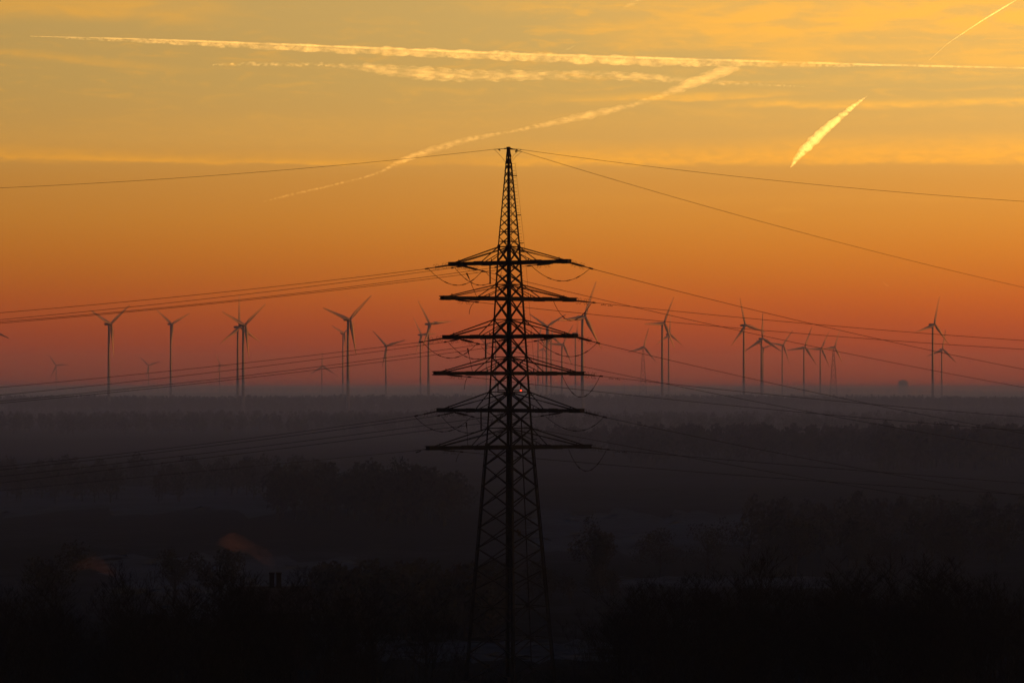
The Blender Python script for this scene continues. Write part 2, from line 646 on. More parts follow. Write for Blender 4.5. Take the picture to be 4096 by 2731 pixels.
# little platform with its warning lamp
b = MB()
for xa, xb in ((1990, 2030), (2046, 2091)):
    b.beam(W(xa, 1560.5, -1.5), W(xb, 1560.5, -1.5), .12)
    b.beam(W(xa, 1570, -1.5), W(xb, 1570, -1.5), .06)
b.beam(W(1992, 1534, -1.5), W(1992, 1571, -1.5), .13)
b.beam(W(2083, 1534, -1.5), W(2083, 1558, -1.5), .13)
b.beam(W(1992, 1566, -1.5), W(1992, 1566, 1.5), .1)
b.beam(W(2083, 1569, -1.5), W(2083, 1569, 1.5), .1)
plat = b.build('lamp_platform', M_STEEL, pyl)
b = MB()
c = W(2083.5, 1561, -1.62)
b.tube([c + Vector((0, 0, -.09)), c + Vector((0, 0, .02)), c + Vector((0, 0, .09))], [.12, .12, .07], 10)
b.build('warning_lamp', M_LAMP, plat)
b = MB()
c = W(2077, 2132, -.9)
b.box(c, .34, .3, .5, .3); b.box(c + Vector((-.2, 0, .32)), .22, .26, .25, .1); b.beam(c + Vector((.1, 0, -.5)), c + Vector((.1, 0, 0)), .08)
tag(b.build('equipment_box', M_BOX, pyl), 'small dark box fixed to the lower bracing')


# -------- crossarms
def axis_pt(py, ang, px):
    """signed distance along a crossarm axis so that it projects to px"""
    c = W(PXC(py), py) + P0
    t_ = (px - 2048) / F
    return (t_ * c.y - c.x) / (math.cos(ang) - t_ * math.sin(ang))


def insulator(p0, p1, double=True):
    """tension string from the arm p0 to the conductor clamp p1"""
    b = MB()
    d = p1 - p0
    u = d.normalized()
    sd_ = u.cross(Vector((0, 0, 1))).normalized() * .2
    offs = (sd_, -sd_) if double else (Vector(),)
    for o in offs:
        A, B = p0 + d * .12 + o, p0 + d * .62 + o
        n = 26
        b.tube([A + (B - A) * (i / n) for i in range(n + 1)], [.115 if i % 2 else .05 for i in range(n + 1)], 8)
    b.tube([p0, p0 + d * .12], .05, 5)
    for f in (.12, .62):
        b.beam(p0 + d * f + sd_ * 1.4, p0 + d * f - sd_ * 1.4, .09)
    b.tube([p0 + d * .62, p0 + d], .055, 6)
    b.tube([p0 + d * .86, p0 + d * 1.0], [.12, .09], 6)
    up = (Vector((0, 0, 1)) - u * u.z).normalized()
    for f in (.16, .29, .52, .64):                       # arcing horns
        c = p0 + d * f
        for s in (1, -1):
            pts = [c + up * s * (.10 + .26 * math.sin(q)) + u * .14 * math.cos(q) * (1 if f < .4 else -1) for q in [i * math.pi / 5 * .85 for i in range(6)]]
            b.tube(pts, .018, 4)
    return b


def hang(pts, n=18):
    """smooth curve through three points (parabola in parameter)"""
    a, m_, c = pts
    out = []
    for i in range(n + 1):
        t_ = i / n
        out.append(a * (2 * (t_ - .5) * (t_ - 1)) + m_ * (4 * t_ * (1 - t_)) + c * (2 * t_ * (t_ - .5)))
    return out


def jumper(pts):
    b = MB()
    P = hang(pts)
    b.tube(P, .032, 5)
    for f in (5, 8, 11, 14):
        b.tube([P[f] - (P[f + 1] - P[f]) * .2, P[f + 1]], .06, 5)
    return b


WIRE_START = {}
ODD, EVEN = R(-34), R(30)
ARMS = [
    dict(n=1, ang=ODD, yc=1051, yn=989, L=1803, Rr=2275),
    dict(n=2, ang=EVEN, yc=1195, yn=1139, L=1770, Rr=2297),
    dict(n=3, ang=ODD, yc=1346, yn=1279, L=1779, Rr=2302),
    dict(n=4, ang=EVEN, yc=1493, yn=1428, L=1742, Rr=2328),
    dict(n=5, ang=ODD, yc=1641, yn=1568, L=1756, Rr=2328),
    dict(n=6, ang=EVEN, yc=1788, yn=1713, L=1713, Rr=2357),
]
FIT = {  # photograph positions of the strings: (attach px, clamp px, clamp py, extra depth)
    1: dict(LL=(1805, 1700, 1076, -.4), L2=(1868, 1804, 1072, -.3), C=(2034, 1978, 1070, -.3), R2=(2213, 2108, 1064, -.4), LR=(1848, 1942, 1087, 2.0), RR=(2272, 2371, 1076, 2.0),
            post=(1960, 1132), j=[((1716, 1077), (1828, 1141), (1928, 1084)), ((1821, 1073), (1893, 1134), (1960, 1132)), ((2126, 1064), (2243, 1124), (2356, 1077))]),
    3: dict(LL=(1782, 1677, 1369, -.4), L2=(1842, 1776, 1368.6, -.3), C=(2034, 1972, 1370, -.3), R2=(2213, 2135, 1365, -.4), LR=(1838, 1918, 1376, 2.0), RR=(2300, 2400, 1374, 2.0),
            post=(1942, 1430), j=[((1692, 1370), (1800, 1432), (1908, 1374)), ((1794, 1369), (1868, 1428), (1942, 1430)), ((2154, 1366), (2278, 1426), (2387, 1372))]),
    5: dict(LL=(1758, 1657, 1664, -.4), L2=(1822, 1749, 1663, -.3), C=(2034, 1976, 1664, -.3), R2=(2250, 2162, 1664, -.4), LR=(1815, 1897, 1668, 2.0), RR=(2326, 2427, 1670, 2.0),
            post=(1924, 1720), j=[((1660, 1666), (1772, 1726), (1884, 1667)), ((1766, 1664), (1842, 1725), (1924, 1720)), ((2182, 1665), (2306, 1723), (2414, 1669))]),
    2: dict(LR=(1820, 1914, 1209, .4), RR=(2295, 2382, 1211, .4), dang=((1896, 1210), (1882, 1230), (1877, 1256)), j=[((2214, 1205), (2285, 1282), (2368, 1208))]),
    4: dict(LR=(1788, 1885, 1508, .4), RR=(2326, 2412, 1505, .4), dang=((1869, 1510), (1861, 1530), (1858, 1557)), j=[((2247, 1498), (2322, 1588), (2399, 1506))]),
    6: dict(LR=(1762, 1853, 1807, .4), RR=(2355, 2439, 1798, .4), dang=((1838, 1811), (1830, 1826), (1824, 1846)), j=[((2274, 1795), (2345, 1883), (2426, 1799))], LL=(1716, 1657, 1802, -.3)),
}
for A in ARMS:
    n, ang, yc = A['n'], A['ang'], A['yc']
    ax = Vector((math.cos(ang), math.sin(ang), 0))
    pp = Vector((-ax.y, ax.x, 0))
    c = W(PXC(yc), yc)
    sL, sR = axis_pt(yc, ang, A['L']), axis_pt(yc, ang, A['Rr'])
    h = interp(HALF, yc) / S
    hw = h * .80

    def chord(s, side):
        e = sL if s < 0 else sR
        f = min(1, abs(s) / abs(e))
        return c + ax * s + pp * side * (hw + (.32 - hw) * max(0, (f - .2) / .8))
    b = MB()
    for side in (-1, 1):
        seg = [sL + (sR - sL) * i / 16 for i in range(17)]
        for i in range(16):
            b.beam(chord(seg[i], side), chord(seg[i + 1], side) + ax * .02, .09, .42 if 3 < i < 12 else .38)
        for s in (sL * .93, sR * .93, sL * .45, sR * .52):   # bolted splice plates
            b.beam(chord(s - .7, side), chord(s + .7, side), .14, .5)
    for i in range(16):                                        # plan bracing between the chords
        s0, s1 = sL + (sR - sL) * i / 16, sL + (sR - sL) * (i + 1) / 16
        b.beam(chord(s0, -1 if i % 2 else 1), chord(s1, 1 if i % 2 else -1), .09)
        b.beam(chord(s0, -1), chord(s0, 1), .08)
    for s in (sL, sR):
        b.beam(c + ax * s - pp * .45, c + ax * s + pp * .45, .12, .5)
        d = ax * (1 if s > 0 else -1)
        if n % 2 == 0:
            b.beam(c + ax * s + Vector((0, 0, .17)), c + ax * s + d * .45 + Vector((0, 0, .17)), .1)
            b.beam(c + ax * s - Vector((0, 0, .17)), c + ax * s + d * .45 - Vector((0, 0, .17)), .1)
    arm = b.build('crossarm', M_STEEL, pyl)
    for s, L in ((sL, 2), (sR, 0)):
        t_ = MB()
        sg = 1 if s > 0 else -1
        up = Vector((0, 0, .2))
        yn = A['yn']
        t_.beam(leg(L, yn), c + ax * s * .92 + up, .12)
        t_.beam(leg(L, yn), c + ax * s * .47 + up, .085)
        for side in (-1, 1):
            q = leg(1 if side * pp.y > 0 else 3, yn)
            t_.beam(q, c + ax * s * .84 + pp * side * .3 + up, .085)
            t_.beam(q, c + ax * s * .36 + pp * side * hw * .45 + up, .075)
        t_.build('tie_rods', M_STEEL, arm)
    for s in (sL * .86, sL * .3, sR * .33, sR * .84):
        st = MB()
        p = c + ax * s + Vector((0, 0, .2))
        st.beam(p, p + Vector((0, 0, .32)), .10)
        st.build('bird_spike', M_STEEL, arm)
    # strings, jumpers and post insulators of this arm
    f = FIT[n]
    base_y = {}
    for key in ('LL', 'L2', 'C', 'R2', 'LR', 'RR'):
        if key not in f: continue
        ax0, cx_, cy_, dY = f[key]
        s = axis_pt(yc, ang, ax0)
        p0 = c + ax * s + Vector((0, 0, -.22 if key not in ('LL', 'RR') else -.08))
        p1 = W(cx_, cy_, ax.y * s + (P0.y - PY) + dY)
        WIRE_START[(n, key)] = p1 + P0
        base_y[key] = p1.y
        if n == 6 and key == 'LL':
            q = MB(); q.tube([p0, p1], .035, 5); q.tube([p0 + (p1 - p0) * .55 - Vector((0, 0, .12)), p0 + (p1 - p0) * .9 - Vector((0, 0, .25))], .06, 5)
            q.build('earth_clamp', M_STEEL, arm)
        else:
            insulator(p0, p1).build('insulator_string', M_GLASS, arm)
    def JP(px, py, y): return W(px, py, y)
    if 'post' in f:
        px, py_ = f['post']
        s = axis_pt(yc, ang, px)
        y0 = (c + ax * s).y
        q = MB()
        top, bot = W(px, yc + 6, y0), W(px + .6, py_, y0)
        q.tube([top + (bot - top) * (i / 30) for i in range(31)], [.11 if i % 2 else .06 for i in range(31)], 8)
        q.tube([bot, bot - Vector((0, 0, .12))], .14, 8)
        q.build('post_insulator', M_GLASS, arm)
        j = f['j']
        jumper([W(*j[0][0], base_y['LL']), W(*j[0][1], (base_y['LL'] + base_y['LR']) / 2), W(*j[0][2], base_y['LR'])]).build('jumper_cable', M_WIRE, arm)
        jumper([W(*j[1][0], base_y['L2']), W(*j[1][1], (base_y['L2'] + y0) / 2), W(*j[1][2], y0)]).build('jumper_cable', M_WIRE, arm)
        jumper([W(*j[2][0], base_y['R2']), W(*j[2][1], (base_y['R2'] + base_y['RR']) / 2), W(*j[2][2], base_y['RR'])]).build('jumper_cable', M_WIRE, arm)
        # small loop beside the mast, and the down-lead to the arm below
        q = MB(); x0 = px
        q.tube(hang([W(x0 - 18, py_ - 46, base_y['LR']), W(x0 + 24, py_ - 12, 0), W(x0 + 46, py_ - 46, base_y['C'])]), .028, 5)
        q.build('jumper_cable', M_WIRE, arm)
        q = MB()
        k0 = {1: ((1866, 1092), (1878, 1118), (1908, 1190)), 3: ((1870, 1392), (1876, 1420), (1890, 1488)), 5: ((1865, 1689), (1868, 1715), (1871, 1782))}[n]
        q.tube([W(*k0[0], -1), W(*k0[1], -1), W(*k0[2], -1)], .03, 5)
        q.tube([W(*k0[0], -1), W(k0[1][0] - 1, k0[1][1] - 3, -1)], [.1, .06], 5)
        q.build('down_lead', M_WIRE, arm)
    if 'dang' in f:
        q = MB(); q.tube(hang([W(*p, base_y['LR']) for p in f['dang']], 8), .03, 5)
        q.build('cut_jumper', M_WIRE, arm)
        j = f['j'][0]
        jumper([W(*j[0], base_y['RR'] - 1), W(*j[1], base_y['RR'] - .6), W(*j[2], base_y['RR'])]).build('jumper_cable', M_WIRE, arm)

# earth-wire fittings at the peak
b = MB()
top = W(2034, 594)
for q in ((1975, 598, -.2), (2085, 599, .3), (2085, 607, 1.2)):
    p = W(*q)
    b.tube([top, p], .035, 5)
    b.tube([top + (p - top) * .02, top + (p - top) * .3], .075, 6)
    m_ = top + (p - top) * .72
    b.tube([m_, m_ + Vector((.28 if q[0] < 2034 else -.3, 0, -.16))], [.05, .08], 5)
for a, m_, c_ in (((1978, 599, -.2), (2006, 628, -.1), (2023, 652, 0)), ((2086, 600, .3), (2058, 618, .2), (2047, 640, 0)), ((2087, 608, 1), (2064, 626, .5), (2048, 648, 0))):
    b.tube(hang([W(*a), W(*m_), W(*c_)], 10), .018, 4)
b.build('earth_wire_fitting', M_STEEL, pyl)


# ------------------------------------------------------------------ power lines
def power_line(p0, mid, end, Yend, label, group, rad=.030, dampers=False, ext=1.45):
    """conductor from p0 sagging through the photograph pixels mid and end; Yend = depth of the end point"""
    e = at(end[0], end[1], Yend)
    dx_, dy_ = e.x - p0.x, e.y - p0.y
    tm = (mid[0] - 2048) / F
    tq = (tm * p0.y - p0.x) / (dx_ - tm * dy_)
    mz = at(mid[0], mid[1], p0.y + dy_ * tq).z
    # z = p0.z + B t + C t^2
    C_ = ((mz - p0.z) / tq - (e.z - p0.z)) / (tq - 1)
    B_ = (e.z - p0.z) - C_
    C_ = max(C_, 0.02)
    B_ = (e.z - p0.z) - C_
    b = MB()
    n = 40
    pts = [Vector((dx_ * q, dy_ * q, B_ * q + C_ * q * q)) for q in [ext * i / n for i in range(n + 1)]]
    b.tube(pts, rad, 6)
    o = b.build('power_line', M_WIRE, loc=p0)
    if dampers:
        d = MB()
        L = math.hypot(dx_, dy_)
        for s in (.95, 1.75):
            q = s / L
            p = Vector((dx_ * q, dy_ * q, B_ * q + C_ * q * q))
            u = Vector((dx_, dy_, B_)).normalized()
            d.beam(p, p - Vector((0, 0, .16)), .05)
            d.tube([p - Vector((0, 0, .16)) - u * .27, p - Vector((0, 0, .16)) + u * .27], .022, 5)
            for g in (-1, 1):
                d.tube([p - Vector((0, 0, .16)) + u * g * .17, p - Vector((0, 0, .16)) + u * g * .28], .05, 6)
        d.build('vibration_damper', M_STEEL, o)
    return tag(o, label, 'power line', group)


GL = 'conductors running left from the pylon'
GR = 'conductors running away to the right from the odd crossarms'
GE = 'conductors running right from the even crossarms'
nm = {1: 'top', 3: 'third', 5: 'fifth'}
midL = {1: dict(LL=(1000, 1157), L2=(1000, 1175), C=(1000, 1194), R2=(1000, 1199)),
        3: dict(LL=(1000, 1449), L2=(1000, 1471), C=(1000, 1500), R2=(1000, 1510)),
        5: dict(LL=(1000, 1752), L2=(1000, 1764), C=(1000, 1790), R2=(1000, 1809))}
endL = {1: dict(LL=1251, L2=1278.6, C=1287, R2=1293), 3: dict(LL=1549, L2=1580, C=1604, R2=1612), 5: dict(LL=1866, L2=1879, C=1905, R2=1931)}
wl = dict(LL='leaving the outer left insulator string', L2='leaving the inner left insulator string', C='leaving the string beside the mast', R2='coming from under the right arm')
for n in (1, 3, 5):
    for key in ('LL', 'L2', 'C', 'R2'):
        p = WIRE_START[(n, key)]
        power_line(p, midL[n][key], (0, endL[n][key]), p.y - 12, 'wire running left at the %s crossarm, %s' % (nm[n], wl[key]), GL)
power_line(WIRE_START[(6, 'LL')], (1097, 1853), (0, 1962), 390, 'faint single wire running left from the lowest crossarm tip', GL, .022)
power_line(at(1975, 598, 399.8), (1019, 690), (0, 752), 390, 'earth wire running left from the pylon peak', 'earth wires from the pylon peak', .022)
power_line(at(2085, 599, 400.3), (3067, 719), (4096, 806), 402, 'higher, flatter earth wire running right from the pylon peak', 'earth wires from the pylon peak', .022)
power_line(at(2085, 607, 401.2), (3067, 892.5), (4096, 1150), 455, 'steep earth wire falling to the right from the pylon peak', 'earth wires from the pylon peak', .022)
for n, a, z in ((1, (3252, 1296), 1477), (3, (3136, 1543), 1733), (5, (2988, 1787), 1983)):
    power_line(WIRE_START[(n, 'RR')], a, (4096, z), 455, 'steep wire falling right from the tip of the %s crossarm' % nm[n], GR)
for n, a, z in ((1, (2900, 1310), 1549), (3, (2900, 1582), 1796), (5, (2718, 1822), 2052)):
    power_line(WIRE_START[(n, 'LR')], a, (4096, z), 462, 'wire passing behind the mast from the left side of the %s crossarm' % nm[n], GR)
ne = {2: 'second', 4: 'fourth', 6: 'lowest'}
for n, a, z in ((2, (2900, 1264), 1362), (4, (2900, 1559), 1667), (6, (3284, 1869), 1931)):
    power_line(WIRE_START[(n, 'RR')], a, (4096, z), 404, 'nearly level wire with dampers leaving the right tip of the %s crossarm' % ne[n], GE, dampers=True)
for n, a, z in ((2, (2900, 1308), 1397), (4, (2900, 1619), 1722), (6, (3284, 1924), 1977)):
    power_line(WIRE_START[(n, 'LR')], a, (4096, z), 404, 'nearly level wire passing behind the mast from the left of the %s crossarm' % ne[n], GE)

# ------------------------------------------------------------------ wind turbines
TURB = [  # hub px, hub py, tower px, lattice, blade length px, cos(yaw), angle, label
    (-75, 1300, -80, 0, 125, .975, 116, 'turbine cut off by the left edge with only one blade tip showing'),
    (225, 1461, 225, 0, 50, 1.0, 86, 'tiny faded turbine standing left of the first tall dark one'),
    (444, 1296, 438, 0, 134, .60, 54, 'tall dark turbine furthest left, one blade hanging beside its glinting tower'),
    (595, 1460.5, 594, 0, 49, 1.0, 72, 'tiny faded turbine between the two tall dark ones at far left'),
    (689, 1296, 684, 0, 104, .70, 64, 'dark turbine with a blade hidden against its tower, second tall one from the left'),
    (882, 1461, 883, 0, 56, .675, 92, 'tiny faded turbine just left of the close pair'),
    (958.8, 1308, 953, 0, 127, .675, 118, 'left turbine of the close dark pair, one blade straight up'),
    (981, 1300, 978, 0, 139, .675, 52, 'right turbine of the close dark pair, two blades raised in a V'),
    (1289.6, 1465, 1288, 0, 62, .925, 0, 'tiny faded turbine with one blade straight up, crossed by the wires'),
    (1400, 1278, 1393, 0, 147, .75, 48, 'large dark turbine halfway between the left edge and the pylon mast'),
    (1377, 1333, 1374, 0, 82, .65, 52, 'smaller turbine half hidden behind the large one left of the pylon'),
    (1547, 1383, 1542, 0, 88, .9, 74, 'low turbine with a nearly level right blade, standing alone left of the pylon'),
    (1687, 1339, 1681, 0, 84, .7, 86, 'smaller turbine of the pair just left of the pylon arms'),
    (1721, 1296, 1715, 0, 117, .72, 84, 'taller turbine of the pair just left of the pylon arms'),
    (1948, 1378, 1949, 0, 60, .875, 68, 'stubby turbine seen through the left side of the pylon'),
    (1989, 1333, 1982, 0, 85, .55, 4, 'turbine behind the left leg of the pylon with a blade pointing up'),
    (2190.7, 1305, 2185, 0, 99, .88, 60, 'turbine facing us with its two upper blades in a wide Y, right of the mast'),
    (2157, 1345, 2155, 0, 78, .75, 20, 'turbine behind the right crossarm, its blade crossing the Y shaped rotor'),
    (2174, 1395, 2175, 0, 51, .8, 14, 'short small turbine low in the cluster right of the mast'),
    (2045, 1392, 2042, 0, 76, .975, 84, 'turbine hidden behind the pylon mast, one blade showing to the right'),
    (2210, 1350, 2210, 0, 84, .65, 116, 'turbine with a thin upright blade beside the Y shaped rotor'),
    (2253, 1377, 2248, 0, 95, .8, 32, 'low turbine in the cluster with a long blade slanting down right'),
    (2308.5, 1333, 2300, 0, 79, .3, 2, 'turbine seen nearly edge on at the tip of the third crossarm'),
    (2339, 1267.5, 2334, 0, 157, .72, 24, 'biggest turbine in view, right of the pylon with a tall upright blade'),
    (2576, 1389, 2574, 1, 82, .85, 16, 'low turbine on a lattice tower left of the crossing pair'),
    (2656.6, 1293, 2646, 0, 121, .70, 28, 'tall turbine of the crossing pair right of the pylon'),
    (2679.6, 1337, 2676.5, 0, 84, .75, 2, 'shorter turbine of the crossing pair with a blade straight up'),
    (2982, 1301, 2979, 0, 115, .78, 104, 'tall turbine heading the right hand row, blade leaning left'),
    (3050.7, 1354.5, 3046, 0, 105, .875, 0, 'turbine in the right hand row with one upright and two drooping blades'),
    (3054.5, 1392, 3051, 0, 57, .875, 74, 'small turbine hidden behind the one with drooping blades'),
    (3133, 1380, 3133, 0, 76, .85, 38, 'thin bladed faded turbine in the middle of the right hand row'),
    (3220, 1389, 3215, 0, 89, .87, 22, 'left turbine of the three matching low ones in the right hand row'),
    (3286, 1395, 3280, 0, 83, .80, 30, 'middle turbine of the three matching low ones in the right hand row'),
    (3339, 1389, 3337, 1, 83, .75, 24, 'turbine on a slender lattice tower ending the right hand row'),
    (3738, 1298, 3731, 0, 117, .77, 14, 'tall turbine standing near the right edge'),
    (3771, 1397.5, 3768, 0, 83, .9, 10, 'shorter turbine overlapping the tall one near the right edge'),
]


def blade_mesh(L):
    """a tapered, slightly twisted and pre-bent blade pointing up +Z from the hub; the rotor faces -Y"""
    b = MB()
    rows = [(0.015, .05, .05), (.06, .046, .05), (.13, .062, .04), (.22, .078, .026), (.4, .058, .016), (.6, .042, .01), (.8, .028, .006), (.94, .018, .004), (1.0, .004, .002)]
    i0 = 0
    n = 10
    for r, ch, th in rows:
        tw = R(26) * (1 - r) ** 2
        for j in range(n):
            q = 2 * math.pi * j / n
            x = ch * 1.5 * L * .5 * math.cos(q) - ch * L * .2
            y = th * 1.3 * L * .5 * math.sin(q)
            b.v.append(Vector((x * math.cos(tw) - y * math.sin(tw), x * math.sin(tw) + y * math.cos(tw) - .018 * L * r * r, r * L)))
    for k in range(len(rows) - 1):
        for j in range(n):
            m_ = (j + 1) % n
            b.f.append((k * n + j, k * n + m_, (k + 1) * n + m_, (k + 1) * n + j))
    b.f.append(tuple(range(n - 1, -1, -1)))
    b.f.append(tuple(range((len(rows) - 1) * n, len(rows) * n)))
    return b


proto_blade = None
proto_hub = None
proto_nac = None
for (hx, hy, tx, lattice, Lp, cyaw, th, label) in TURB:
    far = Lp < 65 and hy > 1455
    LB = 46.0 if not far else 44.0
    if Lp < 65 and not far: LB = 34.0
    if lattice: LB = 40.0
    dist = F * LB / Lp
    hub = at(hx, hy, dist)
    yaw = math.acos(min(1, cyaw))
    nrm = Vector((math.sin(yaw), -math.cos(yaw), 0))          # the rotor faces right and towards us
    if cyaw > .99: nrm = Vector((.12, -.99, 0)).normalized()
    rz = math.atan2(nrm.x, -nrm.y)
    tw_ = at(tx, hy, dist)
    back = Vector((nrm.x, nrm.y, 0)) * -.085 * LB
    base = Vector((hub.x + back.x, hub.y + back.y, 0))
    base.z = gz(base.x, base.y)
    root = empty('wind_turbine', base)
    tag(root, label, 'wind turbine', 'wind turbines along the horizon')
    top = hub.z - base.z - .035 * LB
    b = MB()
    if lattice:
        lv = [top * (1 - (1 - i / 11) ** 1.0) for i in range(12)]
        def lg(k, z):
            h_ = (.175 * LB) * (1 - z / top) + .022 * LB
            return Vector((h_ * (1 if k in (0, 1) else -1), h_ * (1 if k in (1, 2) else -1), z))
        for k in range(4):
            for z0, z1 in zip(lv, lv[1:]):
                b.beam(lg(k, z0), lg(k, z1), .5)
                b.beam(lg(k, z0), lg((k + 1) % 4, z1), .3)
                b.beam(lg((k + 1) % 4, z0), lg(k, z1), .3)
        b.build('tower', M_TURB, root)
    else:
        rb, rt = .048 * LB, .031 * LB
        n = 14
        b.tube([Vector((0, 0, top * i / n)) for i in range(n + 1)], [rb + (rt - rb) * (i / n) ** .9 for i in range(n + 1)], 20)
        b.build('tower', M_TURB, root, smooth=True)
    # nacelle behind the rotor
    b = MB()
    hz = hub.z - base.z
    q = LB
    sec = [(-.055, .020), (-.04, .034), (.0, .038), (.10, .040), (.18, .036), (.205, .024)]
    pts = []
    m_ = 12
    Mz = Matrix.Rotation(rz, 3, 'Z')
    for (yy, rr) in sec:
        for j in range(m_):
            a = 2 * math.pi * j / m_
            cxv = abs(math.cos(a)) ** .6 * (1 if math.cos(a) > 0 else -1)
            sxv = abs(math.sin(a)) ** .6 * (1 if math.sin(a) > 0 else -1)
            b.v.append(Mz @ Vector((rr * q * cxv * .9, (yy + 0) * q - .03 * q, rr * q * sxv)) + Vector((0, 0, hz)))
    for k in range(len(sec) - 1):
        for j in range(m_):
            nn = (j + 1) % m_
            b.f.append((k * m_ + j, k * m_ + nn, (k + 1) * m_ + nn, (k + 1) * m_ + j))
    b.f.append(tuple(range(m_ - 1, -1, -1))); b.f.append(tuple(range((len(sec) - 1) * m_, len(sec) * m_)))
    nac = b.build('nacelle', M_TURB, root, smooth=False)
    # hub with its nose cone
    hl = hub - base
    b = MB()
    nv = nrm
    b.tube([hl - nv * .03 * q, hl, hl + nv * .02 * q, hl + nv * .04 * q], [.030 * q, .036 * q, .028 * q, .006 * q], 12)
    hb_ = b.build('hub', M_TURB, root, smooth=True)
    me = blade_mesh(LB)
    for k in range(3):
        bl = me.build('blade', M_TURB, root, smooth=True) if k == 0 else None
        if k == 0:
            first = bl
        else:
            bl = first.copy(); col.objects.link(bl); bl.parent = root
        bl.location = hl
        bl.rotation_euler = (Matrix.Rotation(rz, 4, 'Z') @ Matrix.Rotation(R(th + 120 * k), 4, 'Y')).to_euler()

# thin mast and a block of flats far off on the skyline
b = MB()
p = at(2497, 1542, 9000); g = gz(p.x, 9000)
b.tube([Vector((0, 0, 0)), Vector((0, 0, p.z - g + 4))], [1.1, .6], 6)
for z in (.55, .8): b.box((0, 0, (p.z - g) * z), 5, 1, 1.2)
tag(b.build('radio_mast', M_STEEL, loc=(p.x, 9000, g)), 'thin mast just showing above the haze between two turbines', 'mast')
p = at(3612, 1523, 14300); g = gz(p.x, 14300)
bu = empty('tower_block', (p.x, 14300, g))
tag(bu, 'faint square building rising from the far skyline', 'building')
b = MB(); b.box((0, 0, (p.z - g) / 2), 38, 20, p.z - g); b.build('wall', M_CONC, bu)
b = MB(); b.box((0, 0, p.z - g + 1.6), 20, 12, 3.2); b.box((-12, 0, p.z - g + .6), 5, 12, 1.2); b.build('roof', M_CONC, bu)
# ------------------------------------------------------------------ bare trees
def bare_tree(seed, H, spread=.34, stems=1, dens=1.0):
    """returns (trunk builder, crown builder): recursive tapering branches"""
    r = random.Random(seed)
    tb, cb = MB(), MB()

    def seg(b, p, q, r0, r1, n):
        b.tube([p, q], [r0, r1], n, caps=False)

    def grow(p, d, L, rad, lev):
        """one limb made of a few bent pieces with side shoots"""
        n = 4 if lev < 2 else 3
        pts = [p]
        dd = d.copy()
        for i in range(n):
            dd = (dd + Vector((r.gauss(0, .12), r.gauss(0, .12), r.gauss(.03, .05) + (.06 if lev else 0)))).normalized()
            pts.append(pts[-1] + dd * (L / n))
        b = tb if lev < 2 else cb
        sides = 6 if lev == 0 else (5 if lev == 1 else 3)
        for i in range(n):
            a0 = rad * (1 - .75 * i / n); a1 = rad * (1 - .75 * (i + 1) / n)
            seg(b, pts[i], pts[i + 1], max(a0, .012), max(a1, .010), sides)
        if lev >= 4: return
        kids = [int(9 * dens), int(6 * dens), int(5 * dens), 3][lev]
        for k in range(kids):
            f = r.uniform(.28 if lev == 0 else .2, 1.0)
            i = min(n - 1, int(f * n))
            q = pts[i] + (pts[i + 1] - pts[i]) * (f * n - i)
            az_ = r.uniform(0, 2 * math.pi)
            out = Vector((math.cos(az_), math.sin(az_), 0))
            s = spread * (1.15 if lev else 1.0) * r.uniform(.7, 1.4)
            nd = (dd * (1 - s) + out * s + Vector((0, 0, .18))).normalized()
            nl = L * r.uniform(.38, .62) * (1.1 - .45 * f if lev == 0 else .95)
            grow(q, nd, nl, max(rad * (1 - .75 * f) * r.uniform(.45, .7), .012), lev + 1)

    for s in range(stems):
        a = r.uniform(0, 6.28)
        o = Vector((math.cos(a), math.sin(a), 0)) * (.0 if stems == 1 else r.uniform(.2, .7))
        lean = Vector((math.cos(a) * .12, math.sin(a) * .12, 1)) if stems > 1 else Vector((r.gauss(0, .04), r.gauss(0, .04), 1))
        grow(o - Vector((0, 0, .3)), lean.normalized(), H * r.uniform(.72, .85) * (1 if s == 0 else r.uniform(.7, 1)), H * .0115 / (stems ** .4), 0)
    return tb, cb


protos = []
for k, (H, sp, stems, dn) in enumerate([(14, .44, 1, 1.15), (14, .40, 2, .9), (14, .50, 1, 1.2), (14, .38, 3, .75), (14, .46, 2, .95), (14, .36, 1, 1.25)]):
    tb, cb = bare_tree(100 + k, H, sp, stems, dn)
    top_ = max(q.z for q in cb.v + tb.v)
    for q in cb.v + tb.v: q *= 14.0 / top_
    protos.append((tb, cb))
built = []


def place_tree(px, Y, top_py, proto, label, group, name='bare_tree', rz=None, wide=1.0):
    x = (px - 2048) / F * Y
    z = gz(x, Y)
    Ht = at(px, top_py - 38, Y).z - z
    s = Ht / 14.0
    k = proto % len(protos)
    src = next((q for q in built if q[0] == k), None)
    root = empty(name, (x, Y, z), rnd.uniform(0, 6.28) if rz is None else rz)
    root.scale = (s * wide, s * wide, s)
    tag(root, label, 'tree', group)
    if src is None:
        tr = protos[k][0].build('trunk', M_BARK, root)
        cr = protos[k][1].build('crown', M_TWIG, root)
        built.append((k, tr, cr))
    else:
        for o in src[1:]:
            c = o.copy(); col.objects.link(c); c.parent = root
    return root


